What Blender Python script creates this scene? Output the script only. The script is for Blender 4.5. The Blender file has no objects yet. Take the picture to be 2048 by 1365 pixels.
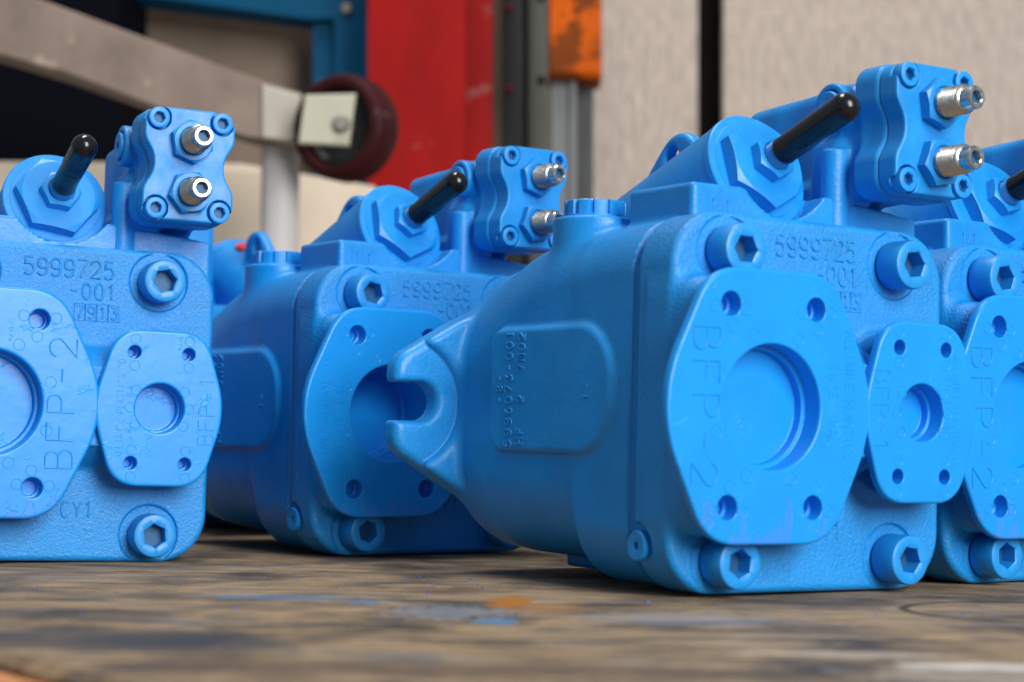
import bpy, math, random
import numpy as np
from mathutils import Vector, Matrix
R = math.radians
random.seed(7)
sc = bpy.context.scene
col = sc.collection

# ------------------------------------------------------------------ camera, world, lamps
CAM_H, PITCH, ROLL, FPX = 0.0578, R(3.178), R(0.822), 3815.0
cam_d = bpy.data.cameras.new("camera")
cam = bpy.data.objects.new("camera", cam_d)
col.objects.link(cam)
cam_d.sensor_width = 36.0
cam_d.lens = FPX / 2048 * 36.0
cam_d.clip_start, cam_d.clip_end = 0.02, 60
_f = Vector((0, math.cos(PITCH), math.sin(PITCH)))
_u = Vector((0, -math.sin(PITCH), math.cos(PITCH)))
_r = Vector((1, 0, 0))
_r2 = _r * math.cos(ROLL) + _u * math.sin(ROLL)
_u2 = -_r * math.sin(ROLL) + _u * math.cos(ROLL)
M = Matrix((_r2, _u2, -_f)).transposed().to_4x4()
M.translation = (0, 0, CAM_H)
cam.matrix_world = M
cam_d.dof.use_dof = True
cam_d.dof.focus_distance = 0.875
cam_d.dof.aperture_fstop = 10.5
sc.camera = cam

world = bpy.data.worlds.new("World")
sc.world = world
world.use_nodes = True
wb = world.node_tree.nodes["Background"]
wb.inputs[0].default_value = (0.72, 0.88, 1.0, 1)
wb.inputs[1].default_value = 0.31


def area(name, loc, target, sx, sy, power, color):
    d = bpy.data.lights.new(name, 'AREA')
    d.shape = 'RECTANGLE'
    d.size, d.size_y, d.energy, d.color = sx, sy, power, color
    o = bpy.data.objects.new(name, d)
    col.objects.link(o)
    o.location = loc
    o.rotation_euler = (Vector(target) - Vector(loc)).to_track_quat('-Z', 'Y').to_euler()
    return o


# open workshop door in front and to the right of the bench, and the roof lights above it
area("door_light", (1.75, -1.95, 1.40), (0, 0.9, 0.08), 1.5, 2.2, 168, (1.0, 0.985, 0.96))
area("roof_light", (-0.3, 1.3, 2.6), (0, 1.2, 0), 1.2, 0.5, 34, (1.0, 0.97, 0.92))

sc.render.engine = 'CYCLES'
sc.cycles.use_denoising = True
sc.cycles.max_bounces = 8
sc.view_settings.view_transform = 'Standard'
sc.view_settings.look = 'None'
sc.view_settings.exposure = 0.0
sc.view_settings.gamma = 1.0


def at(u, v, depth):
    """world point that lies `depth` metres in front of the viewpoint on the line through photo pixel u, v"""
    du, dv = (u - 1024) / FPX, (v - 682.5) / FPX
    d = _r2 * du - _u2 * dv + _f
    return Vector((0, 0, CAM_H)) + d * (depth / d.y)


# ------------------------------------------------------------------ materials
def new_mat(name):
    m = bpy.data.materials.new(name)
    m.use_nodes = True
    nt = m.node_tree
    return m, nt, nt.nodes["Principled BSDF"]


def N(nt, kind, **kw):
    n = nt.nodes.new(kind)
    for k, v in kw.items():
        if k.startswith("i_"):
            n.inputs[k[2:].replace("_", " ")].default_value = v
        else:
            setattr(n, k, v)
    return n


def coords(nt, scale=(1, 1, 1), kind="Object"):
    tc = N(nt, "ShaderNodeTexCoord")
    mp = N(nt, "ShaderNodeMapping")
    mp.inputs["Scale"].default_value = scale
    nt.links.new(tc.outputs[kind], mp.inputs[0])
    return mp.outputs[0]


def noise(nt, vec, scale, detail=3, rough=0.55):
    n = N(nt, "ShaderNodeTexNoise")
    n.inputs["Scale"].default_value = scale
    n.inputs["Detail"].default_value = detail
    n.inputs["Roughness"].default_value = rough
    nt.links.new(vec, n.inputs["Vector"])
    return n.outputs["Fac"]


def ramp(nt, fac, stops):
    r = N(nt, "ShaderNodeValToRGB")
    el = r.color_ramp.elements
    while len(el) < len(stops):
        el.new(0.5)
    for e, (p, c) in zip(el, stops):
        e.position = p
        e.color = c if isinstance(c, tuple) and len(c) == 4 else (c + (1,) if isinstance(c, tuple) else (c, c, c, 1))
    nt.links.new(fac, r.inputs[0])
    return r.outputs[0]


def mix(nt, fac, a, b, mode='MIX'):
    m = N(nt, "ShaderNodeMix", data_type='RGBA', blend_type=mode)
    for sock, v in ((m.inputs[0], fac), (m.inputs[6], a), (m.inputs[7], b)):
        if isinstance(v, (int, float)):
            sock.default_value = v
        elif isinstance(v, tuple):
            sock.default_value = v + (1,) if len(v) == 3 else v
        else:
            nt.links.new(v, sock)
    return m.outputs[2]


def math_n(nt, op, a, b=None, clamp=False):
    m = N(nt, "ShaderNodeMath", operation=op, use_clamp=clamp)
    for i, v in enumerate((a, b)):
        if v is None:
            continue
        if isinstance(v, (int, float)):
            m.inputs[i].default_value = v
        else:
            nt.links.new(v, m.inputs[i])
    return m.outputs[0]


def bump(nt, bsdf, height, strength, dist):
    b = N(nt, "ShaderNodeBump")
    b.inputs["Strength"].default_value = strength
    b.inputs["Distance"].default_value = dist
    nt.links.new(height, b.inputs["Height"])
    nt.links.new(b.outputs[0], bsdf.inputs["Normal"])
    return b


BLUE = (0.006, 0.264, 0.705)


def paint_material(name, grain_scale, grain, rough, base=BLUE, fine=0.00004):
    m, nt, b = new_mat(name)
    v = coords(nt)
    n1 = noise(nt, v, 45, 4)
    c = ramp(nt, n1, [(0.3, tuple(x * 0.90 for x in base)), (0.72, tuple(min(1, x * 1.09) for x in base))])
    # small chips and dust specks in the paint
    n2 = noise(nt, v, 900, 2)
    sp = ramp(nt, n2, [(0.0, 0.0), (0.735, 0.0), (0.76, 1.0)])
    c = mix(nt, math_n(nt, 'MULTIPLY', sp, 0.35), c, (0.06, 0.36, 0.80))
    # thin coats, dusty overspray and scuffs
    thin = ramp(nt, noise(nt, v, 22, 5, 0.65), [(0.0, 0.0), (0.55, 0.0), (0.75, 1.0)])
    c = mix(nt, math_n(nt, 'MULTIPLY', thin, 0.22), c, (0.045, 0.30, 0.62))
    scuff = ramp(nt, noise(nt, v, 260, 5, 0.7), [(0.0, 0.0), (0.70, 0.0), (0.73, 1.0)])
    c = mix(nt, math_n(nt, 'MULTIPLY', scuff, 0.35), c, (0.002, 0.10, 0.34))
    nt.links.new(c, b.inputs["Base Color"])
    rr = ramp(nt, noise(nt, v, 90, 5, 0.65), [(0.3, rough - 0.09), (0.7, rough + 0.14)])
    nt.links.new(rr, b.inputs["Roughness"])
    b.inputs["Specular IOR Level"].default_value = 0.55
    h = math_n(nt, 'ADD', math_n(nt, 'MULTIPLY', noise(nt, v, grain_scale, 3, 0.6), 1.0),
               math_n(nt, 'MULTIPLY', noise(nt, v, grain_scale * 3.1, 2), 0.35))
    bump(nt, b, h, 1.0, grain)
    return m


MAT = {}
MAT['cast'] = paint_material("blue_paint_on_cast_iron", 520, 0.00022, 0.40)
MAT['rough_cast'] = paint_material("blue_paint_on_rough_casting", 820, 0.00050, 0.33)
MAT['smooth'] = paint_material("blue_paint_on_machined_steel", 260, 0.00005, 0.40)


def plastic():
    m, nt, b = new_mat("blue_painted_plastic_cover")
    v = coords(nt)
    geo = N(nt, "ShaderNodeNewGeometry")
    sep = N(nt, "ShaderNodeSeparateXYZ")
    nt.links.new(geo.outputs["Position"], sep.inputs[0])
    base = (0.008, 0.288, 0.80)
    c = ramp(nt, noise(nt, v, 40, 3), [(0.3, tuple(x * 0.94 for x in base)), (0.75, tuple(min(1, x * 1.06) for x in base))])
    # bare plastic where the paint has run off along the lower rim
    mp = N(nt, "ShaderNodeMapping")
    mp.inputs["Scale"].default_value = (1, 1, 0.55)
    nt.links.new(geo.outputs["Position"], mp.inputs[0])
    n = noise(nt, mp.outputs[0], 130, 4, 0.6)
    zf = N(nt, "ShaderNodeMapRange")
    zf.inputs[1].default_value, zf.inputs[2].default_value = 0.018, 0.052
    zf.inputs[3].default_value, zf.inputs[4].default_value = 0.16, -0.25
    nt.links.new(sep.outputs[2], zf.inputs[0])
    s = math_n(nt, 'ADD', n, zf.outputs[0])
    pm = ramp(nt, s, [(0.0, 0.0), (0.585, 0.0), (0.61, 1.0)])
    c = mix(nt, math_n(nt, 'MULTIPLY', pm, 0.6), c, (0.055, 0.235, 0.80))
    nt.links.new(c, b.inputs["Base Color"])
    b.inputs["Roughness"].default_value = 0.31
    b.inputs["Specular IOR Level"].default_value = 0.42
    wr = ramp(nt, noise(nt, v, 75, 5, 0.7), [(0.0, 0.0), (0.60, 0.0), (0.64, 0.35), (0.70, 0.1)])
    hh = math_n(nt, 'ADD', math_n(nt, 'ADD', noise(nt, v, 50, 3), wr), math_n(nt, 'MULTIPLY', pm, -0.35))
    bump(nt, b, hh, 1.0, 0.00025)
    return m


MAT['plastic'] = plastic()


def simple(name, color, rough, metal=0.0, spec=0.5, nscale=60, var=0.12, bscale=None, bdist=0.0001, kind="Object"):
    m, nt, b = new_mat(name)
    v = coords(nt, kind=kind)
    c = ramp(nt, noise(nt, v, nscale, 4), [(0.3, tuple(x * (1 - var) for x in color)), (0.72, tuple(min(1, x * (1 + var)) for x in color))])
    nt.links.new(c, b.inputs["Base Color"])
    b.inputs["Metallic"].default_value = metal
    b.inputs["Roughness"].default_value = rough
    b.inputs["Specular IOR Level"].default_value = spec
    if bscale:
        bump(nt, b, noise(nt, v, bscale, 3), 1.0, bdist)
    return m


def steel_material():
    m, nt, b = new_mat("zinc_plated_steel")
    v = coords(nt)
    c = ramp(nt, noise(nt, v, 400, 4), [(0.3, (0.50, 0.49, 0.46)), (0.7, (0.66, 0.65, 0.62))])
    sep = N(nt, "ShaderNodeSeparateXYZ")
    nt.links.new(v, sep.inputs[0])
    # blue overspray and painted-in blue reflection at the stud's base, and stray specks
    f = math_n(nt, 'ADD', math_n(nt, 'MULTIPLY', math_n(nt, 'ADD', sep.outputs[1], 0.0085), 130), math_n(nt, 'SUBTRACT', noise(nt, v, 330, 3), 0.5))
    f = math_n(nt, 'MAXIMUM', ramp(nt, f, [(0.0, 0.0), (0.22, 0.0), (0.34, 1.0)]), ramp(nt, noise(nt, v, 700, 2), [(0.0, 0.0), (0.68, 0.0), (0.72, 0.8)]))
    nt.links.new(mix(nt, f, c, BLUE), b.inputs["Base Color"])
    nt.links.new(math_n(nt, 'SUBTRACT', 1.0, f), b.inputs["Metallic"])
    nt.links.new(ramp(nt, noise(nt, v, 260, 4), [(0.3, 0.20), (0.7, 0.42)]), b.inputs["Roughness"])
    bump(nt, b, noise(nt, v, 900, 3), 1.0, 0.00006)
    return m


MAT['steel'] = steel_material()
MAT['socket'] = simple("darkened_socket_blue", (0.012, 0.10, 0.24), 0.5, 0.15, nscale=300)  # dark blue on the socket floors paints in the shade of the recess
def vinyl_material():
    m, nt, b = new_mat("glossy_black_vinyl")
    v = coords(nt)
    c = ramp(nt, noise(nt, v, 700, 3), [(0.0, (0.004, 0.004, 0.005)), (0.66, (0.006, 0.006, 0.007)), (0.74, (0.05, 0.06, 0.07))])
    nt.links.new(c, b.inputs["Base Color"])
    nt.links.new(ramp(nt, noise(nt, v, 130, 4), [(0.3, 0.08), (0.72, 0.24)]), b.inputs["Roughness"])
    bump(nt, b, noise(nt, v, 110, 3), 1.0, 0.00028)
    return m


MAT['rubber'] = vinyl_material()
MAT['red_plug'] = simple("red_plastic", (0.75, 0.012, 0.008), 0.4)


# ------------------------------------------------------------------ mesh helpers (millimetres in, metres out)
ZOFF = 74.0                                   # ports sit 74 mm above the bench


def link_mesh(name, verts, faces, mat, parent=None, normals=None, smooth_angle=None, loc=None, rot=None):
    me = bpy.data.meshes.new(name)
    v = np.asarray(verts, dtype=np.float64) * 0.001
    me.from_pydata(v.tolist(), [], [list(map(int, f)) for f in faces])
    me.validate()
    for p in me.polygons:
        p.use_smooth = True
    if normals is not None:
        me.normals_split_custom_set_from_vertices([tuple(n) for n in normals])
    elif smooth_angle is not None:
        me.set_sharp_from_angle(angle=R(smooth_angle))
    me.materials.append(mat)
    o = bpy.data.objects.new(name, me)
    col.objects.link(o)
    if parent is not None:
        o.parent = parent
    if loc is not None:
        o.location = Vector(loc) * 0.001
    if rot is not None:
        o.rotation_mode = 'QUATERNION'
        o.rotation_quaternion = rot
    return o


class MB:
    """collects simple shapes, millimetres"""

    def __init__(self):
        self.v, self.f = [], []

    def add(self, verts, faces):
        k = len(self.v)
        self.v += [tuple(p) for p in verts]
        self.f += [[i + k for i in f] for f in faces]
        return self

    def rings(self, rings, cap0=True, cap1=True):
        n = len(rings[0])
        vs = [p for r in rings for p in r]
        fs = []
        for i in range(len(rings) - 1):
            for j in range(n):
                a, b = i * n + j, i * n + (j + 1) % n
                fs.append([a, b, b + n, a + n])
        if cap0:
            fs.append(list(range(n))[::-1])
        if cap1:
            fs.append([(len(rings) - 1) * n + j for j in range(n)])
        return self.add(vs, fs)

    def lathe(self, prof, n=48, c=(0, 0, 0), cap=True):
        """profile of (radius, height); axis points to -Y, towards the viewer's side"""
        rs = []
        for r, h in prof:
            r = max(r, 0.01)
            rs.append([(c[0] + r * math.cos(t), c[1] - h, c[2] + r * math.sin(t)) for t in
                       [2 * math.pi * k / n for k in range(n)]])
        return self.rings(rs, cap, cap)

    def radial(self, prof, n=72):
        """profile of (radius function of angle, height or height function)"""
        rs = []
        for rf, hf in prof:
            ring = []
            for k in range(n):
                t = 2 * math.pi * k / n
                r = rf(t) if callable(rf) else rf
                h = hf(t) if callable(hf) else hf
                ring.append((r * math.cos(t), -h, r * math.sin(t)))
            rs.append(ring)
        return self.rings(rs)

    def box(self, lo, hi, bev=0.0):
        x0, y0, z0 = lo
        x1, y1, z1 = hi
        b = bev
        if b <= 0:
            vs = [(x0, y0, z0), (x1, y0, z0), (x1, y1, z0), (x0, y1, z0), (x0, y0, z1), (x1, y0, z1), (x1, y1, z1), (x0, y1, z1)]
            return self.add(vs, [[3, 2, 1, 0], [4, 5, 6, 7], [0, 1, 5, 4], [1, 2, 6, 5], [2, 3, 7, 6], [3, 0, 4, 7]])
        out = lambda i, z: [(x0 + i, y0 + b, z), (x0 + b, y0 + i, z), (x1 - b, y0 + i, z), (x1 - i, y0 + b, z),
                            (x1 - i, y1 - b, z), (x1 - b, y1 - i, z), (x0 + b, y1 - i, z), (x0 + i, y1 - b, z)]
        return self.rings([out(b, z0), out(0, z0 + b), out(0, z1 - b), out(b, z1)])

    def tube(self, pts, r, n=8, closed=False):
        pts = [Vector(p) for p in pts]
        m = len(pts)
        rs = []
        ref = None
        for i, p in enumerate(pts):
            a = pts[(i - 1) % m] if (closed or i > 0) else p
            b = pts[(i + 1) % m] if (closed or i < m - 1) else p
            t = (b - a).normalized()
            if ref is None:
                ref = t.orthogonal().normalized()
            ref = (ref - t * ref.dot(t))
            ref = ref.normalized() if ref.length > 1e-6 else t.orthogonal().normalized()
            w = t.cross(ref)
            rs.append([p + (ref * math.cos(q) + w * math.sin(q)) * r for q in [2 * math.pi * k / n for k in range(n)]])
        if closed:
            rs.append(rs[0])
        return self.rings(rs, not closed, not closed)

    def build(self, name, mat, parent=None, angle=35, loc=None, rot=None):
        return link_mesh(name, self.v, self.f, mat, parent, None, angle, loc, rot)


def hexr(af, t, phase=0.0):
    a = (t + phase) % (math.pi / 3) - math.pi / 6
    return af / 2 / math.cos(a)


# ------------------------------------------------------------------ signed distance modelling for the castings
def smin(a, b, k):
    h = np.clip(0.5 + 0.5 * (b - a) / k, 0, 1)
    return b + (a - b) * h - k * h * (1 - h)


def smax(a, b, k):
    return -smin(-a, -b, k)


def rect2(px, pz, x0, x1, z0, z1, r):
    qx = np.abs(px - (x0 + x1) / 2) - ((x1 - x0) / 2 - r)
    qz = np.abs(pz - (z0 + z1) / 2) - ((z1 - z0) / 2 - r)
    return np.hypot(np.maximum(qx, 0), np.maximum(qz, 0)) + np.minimum(np.maximum(qx, qz), 0) - r


def extr(d2, y, y0, y1, r):
    qx = d2 + r
    qy = np.abs(y - (y0 + y1) / 2) - (y1 - y0) / 2 + r
    return np.hypot(np.maximum(qx, 0), np.maximum(qy, 0)) + np.minimum(np.maximum(qx, qy), 0) - r


def rbox(x, y, z, lo, hi, r):
    q = [np.abs(p - (a + b) / 2) - ((b - a) / 2 - r) for p, a, b in zip((x, y, z), lo, hi)]
    return np.sqrt(sum(np.maximum(k, 0) ** 2 for k in q)) + np.minimum(np.maximum(np.maximum(q[0], q[1]), q[2]), 0) - r


def cyl(x, y, z, c, axis, r, h0, h1, e):
    """capped cylinder along axis from c, between heights h0 and h1, edge radius e"""
    a = np.array(axis, float)
    a /= np.linalg.norm(a)
    dx, dy, dz = x - c[0], y - c[1], z - c[2]
    t = dx * a[0] + dy * a[1] + dz * a[2]
    rad = np.sqrt(np.maximum((dx - t * a[0]) ** 2 + (dy - t * a[1]) ** 2 + (dz - t * a[2]) ** 2, 1e-9))
    return extr(rad - r, t, h0, h1, e)


def mesh_sdf(fn, lo, hi, h):
    """surface nets on a grid, then every vertex is pulled onto the exact surface"""
    ax = [np.arange(a, b + h, h, dtype=np.float32) for a, b in zip(lo, hi)]
    X, Y, Z = np.meshgrid(*ax, indexing='ij', sparse=True)
    F = np.broadcast_to(fn(X, Y, Z), tuple(len(a) for a in ax)).astype(np.float32)
    S = F < 0
    n = S.shape
    cnt = np.zeros(tuple(k - 1 for k in n), np.int8)
    sl = lambda d: tuple(slice(o, k - 1 + o) for o, k in zip(d, n))
    for d in np.ndindex(2, 2, 2):
        cnt += S[sl(d)]
    act = (cnt > 0) & (cnt < 8)
    idx = np.argwhere(act)
    ids = np.full(act.shape, -1, np.int64)
    ids[act] = np.arange(len(idx))
    acc = np.zeros((len(idx), 3))
    num = np.zeros(len(idx))
    for axis in range(3):
        for o in np.ndindex(2, 2):
            d0 = [0, 0, 0]
            oth = [k for k in range(3) if k != axis]
            d0[oth[0]], d0[oth[1]] = o
            d1 = list(d0)
            d1[axis] = 1
            a = F[tuple((idx + d0).T)]
            b = F[tuple((idx + d1).T)]
            m = (a < 0) != (b < 0)
            t = np.where(m, a / np.where(m, a - b, 1), 0)
            p = np.array(d0, float)[None, :].repeat(len(idx), 0)
            p[:, axis] += t
            acc += p * m[:, None]
            num += m
    V = (idx + acc / num[:, None]) * h + np.array(lo)
    quads = []
    for axis in range(3):
        oth = [k for k in range(3) if k != axis]
        lo_s = [slice(1, -1)] * 3
        lo_s[axis] = slice(0, -1)
        hi_s = list(lo_s)
        hi_s[axis] = slice(1, None)
        a, b = S[tuple(lo_s)], S[tuple(hi_s)]
        e = np.argwhere(a != b)
        flip = a[tuple(e.T)]
        base = e.copy()
        for k in oth:
            base[:, k] += 1
        q = []
        for o in ((0, 0), (1, 0), (1, 1), (0, 1)):
            c = base.copy()
            c[:, oth[0]] -= o[0]
            c[:, oth[1]] -= o[1]
            q.append(ids[tuple(c.T)])
        q = np.stack(q, 1)
        if axis == 1:
            flip = ~flip
        q[~flip] = q[~flip][:, ::-1]
        quads.append(q)
    Q = np.concatenate(quads)

    def grad(P, e=0.12):
        g = np.zeros_like(P)
        for k in range(3):
            d = np.zeros(3)
            d[k] = e
            g[:, k] = (fn(*(P + d).T) - fn(*(P - d).T)) / (2 * e)
        return g
    for _ in range(3):
        g = grad(V)
        gl = np.maximum((g ** 2).sum(1), 0.05)
        st = np.clip(fn(*V.T) / gl, -h * .6, h * .6)
        V = V - g * st[:, None]
    g = grad(V, 0.25)
    nn = g / np.maximum(np.linalg.norm(g, axis=1), 1e-6)[:, None]
    # orientation check against the outward normal
    q0 = Q[: min(2000, len(Q))]
    fnm = np.cross(V[q0[:, 1]] - V[q0[:, 0]], V[q0[:, 2]] - V[q0[:, 0]])
    if (fnm * nn[q0[:, 0]]).sum() < 0:
        Q = Q[:, ::-1]
    return V, Q, nn


def link_sdf(name, V, Q, nn, mat, parent):
    used = np.unique(Q)
    remap = np.full(len(V), -1)
    remap[used] = np.arange(len(used))
    V2, Q2, n2 = V[used] + np.array([0, 0, ZOFF]), remap[Q], nn[used]
    me = bpy.data.meshes.new(name)
    me.vertices.add(len(V2))
    me.vertices.foreach_set("co", (V2 * 0.001).astype(np.float32).ravel())
    me.loops.add(Q2.size)
    me.loops.foreach_set("vertex_index", Q2.astype(np.int32).ravel())
    me.polygons.add(len(Q2))
    me.polygons.foreach_set("loop_start", np.arange(0, Q2.size, 4, dtype=np.int32))
    me.update(calc_edges=True)
    me.validate()
    me.shade_smooth()
    if len(me.vertices) == len(n2):
        me.normals_split_custom_set_from_vertices(n2.astype(float).tolist())
    me.materials.append(mat)
    o = bpy.data.objects.new(name, me)
    col.objects.link(o)
    o.parent = parent
    return o


# ------------------------------------------------------------------ stroke lettering (cast and moulded characters)
def arc(cx, cy, rx, ry, a0, a1, n=10):
    return [(cx + rx * math.cos(R(a0 + (a1 - a0) * k / n)), cy + ry * math.sin(R(a0 + (a1 - a0) * k / n))) for k in range(n + 1)]


GL = {
    '0': [arc(.3, .5, .3, .5, 90, 450, 20)],
    '1': [[(.12, .8), (.32, 1), (.32, 0)]],
    '2': [arc(.3, .7, .3, .3, 170, -20, 10) + [(.5, .5), (.0, .0), (.6, 0)]],
    '3': [[(.02, 1), (.55, 1), (.27, .6)] + arc(.28, .3, .3, .3, 80, -150, 12)],
    '4': [[(.45, 0), (.45, 1), (0, .3), (.6, .3)]],
    '5': [[(.55, 1), (.1, 1), (.06, .56)] + arc(.28, .32, .3, .32, 120, -140, 14)],
    '6': [arc(.3, .3, .28, .3, 90, 450, 16), [(.04, .36), (.12, .75), (.42, 1)]],
    '7': [[(0, 1), (.6, 1), (.2, 0)]],
    '8': [arc(.3, .74, .24, .26, 90, 450, 14), arc(.3, .25, .29, .25, 90, 450, 14)],
    '9': [arc(.3, .7, .28, .3, 0, 360, 16), [(.58, .7)] + arc(.29, .3, .29, .3, 10, -150, 10)],
    '-': [[(.08, .5), (.52, .5)]], '/': [[(.05, 0), (.5, 1)]], '.': [[(.2, 0), (.24, .04)]], ' ': [],
    'A': [[(0, 0), (.3, 1), (.6, 0)], [(.12, .36), (.48, .36)]],
    'B': [[(0, 0), (0, 1), (.33, 1)] + arc(.33, .76, .22, .24, 80, -90, 8) + [(0, .52)],
          [(.33, .52)] + arc(.33, .26, .27, .26, 80, -90, 8) + [(0, 0)]],
    'C': [arc(.32, .5, .32, .5, 50, 310, 16)],
    'E': [[(.55, 1), (0, 1), (0, 0), (.55, 0)], [(0, .52), (.46, .52)]],
    'F': [[(.58, 1), (0, 1), (0, 0)], [(0, .52), (.46, .52)]],
    'H': [[(0, 0), (0, 1)], [(.58, 0), (.58, 1)], [(0, .5), (.58, .5)]],
    'I': [[(.3, 0), (.3, 1)]], 'L': [[(.05, 1), (.05, 0), (.55, 0)]],
    'M': [[(0, 0), (0, 1), (.3, .4), (.6, 1), (.6, 0)]],
    'N': [[(0, 0), (0, 1), (.58, 0), (.58, 1)]], 'O': [arc(.3, .5, .32, .5, 90, 450, 20)],
    'P': [[(0, 0), (0, 1), (.33, 1)] + arc(.33, .74, .25, .26, 80, -90, 8) + [(0, .48)]],
    'R': [[(0, 0), (0, 1), (.33, 1)] + arc(.33, .74, .25, .26, 80, -90, 8) + [(0, .48)], [(.3, .48), (.58, 0)]],
    'S': [arc(.3, .74, .26, .26, 40, 250, 10) + arc(.3, .25, .28, .26, 80, -140, 10)],
    'T': [[(0, 1), (.6, 1)], [(.3, 1), (.3, 0)]], 'Y': [[(0, 1), (.3, .5), (.6, 1)], [(.3, .5), (.3, 0)]],
    'Z': [[(0, 1), (.58, 1), (0, 0), (.6, 0)]],
}


def write(mb, text, o, r, u, hgt, pitch, rad, wid=1.0, n=6, jitter=0.0):
    """moulded characters: o lower left, r reading direction, u up"""
    o, r, u = Vector(o), Vector(r), Vector(u)
    for i, ch in enumerate(text):
        j = random.uniform(-jitter, jitter)
        for pl in GL[ch]:
            mb.tube([o + r * (i * pitch + x * hgt * wid) + u * (y * hgt + j) for x, y in pl], rad, n)
    return mb


# ------------------------------------------------------------------ the pump
P2X, P1X = -37.4, 42.3                       # centres of the two ports
AXV = np.array([0.03, -0.9340, 0.3560])      # axis of the control screw, pointing out of the pump
AX0 = np.array([1.1, 41.6, 108.3])           # where the black cap starts


def plate2(x, z, cx, nx, nz, c, zt, ka, kc):
    ax, = (np.abs(x - cx),)
    s = smax(nx * ax + nz * z - c, nx * ax - nz * z - c, ka)
    return smax(s, np.abs(z) - zt, kc)


big2 = lambda x, z: plate2(x, z, P2X, .9026, .4305, 50.9, 53.2, 19.5, 13)
small2 = lambda x, z: plate2(x, z, P1X, .957, .29, 31.2, 37.0, 7.5, 12)
HB = [(P2X + a * 21.44, b * 38.9) for a in (-1, 1) for b in (-1, 1)]
HS = [(P1X + a * 13.1, b * 26.2) for a in (-1, 1) for b in (-1, 1)]
BOLTS = [(-45.5, 61.4), (44.5, 61.6), (-45.5, -60.8), (44.5, -60.6)]


def f_cap(x, y, z):
    d2 = rect2(x, z, -72.0, 73.0, -73.6, 76.8, 23)
    d = extr(d2, y, 20.0, 43.3, 3.0)
    left = 1 / (1 + np.exp(np.clip((x + 40) / 7, -20, 20)))
    b = big2(x, z) + 5.5 - (y - 4.4) * (0.08 + 0.85 * left)
    b = smax(b, np.abs(z) - 50.5, 5)
    b = smax(b, -72.4 - x, 12)
    b = smax(smax(b, 4.4 - y, 1.0), y - 34, 1)
    d = smin(d, b * 0.8, 4.0)
    s = smax(smax(small2(x, z) + 5.5 - (y - 4.4) * 0.1, 4.4 - y, 1.0), y - 30, 1)
    d = smin(d, s, 4.0)
    p = smax(smax((np.abs(z) - 19 - np.maximum(y - 6, 0) * 0.75) * 0.8, np.abs(x - 8) - 26, 2), smax(4.4 - y, y - 30, 1), 1.0)
    d = smin(d, p, 2.0)
    for bx, bz in BOLTS:
        rr = np.hypot(x - bx, z - bz)
        d = smax(d, -smax(rr - 14.2, y - 21.4, 0.6), 1.2)
    d = smax(d, -smax(np.hypot(x - P2X, z) - 28.5, y - 38, 0.5), 0.5)
    d = smax(d, -smax(np.hypot(x - P1X, z) - 14.5, y - 24, 0.5), 0.5)
    for hx, hz in HB + HS:
        d = smax(d, -smax(np.hypot(x - hx, z - hz) - 7.2, y - 18, 0.5), 0.5)
    # flat round the small plug on the left flank
    rr = np.hypot(y - 39.7, z + 55.5)
    d = smax(d, -smax(rr - 9.0, x + 69.2, 0.6), 1.0)
    return d


def interp(y, ys, vs):
    return np.interp(y, ys, vs).astype(np.asarray(y).dtype)


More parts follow.
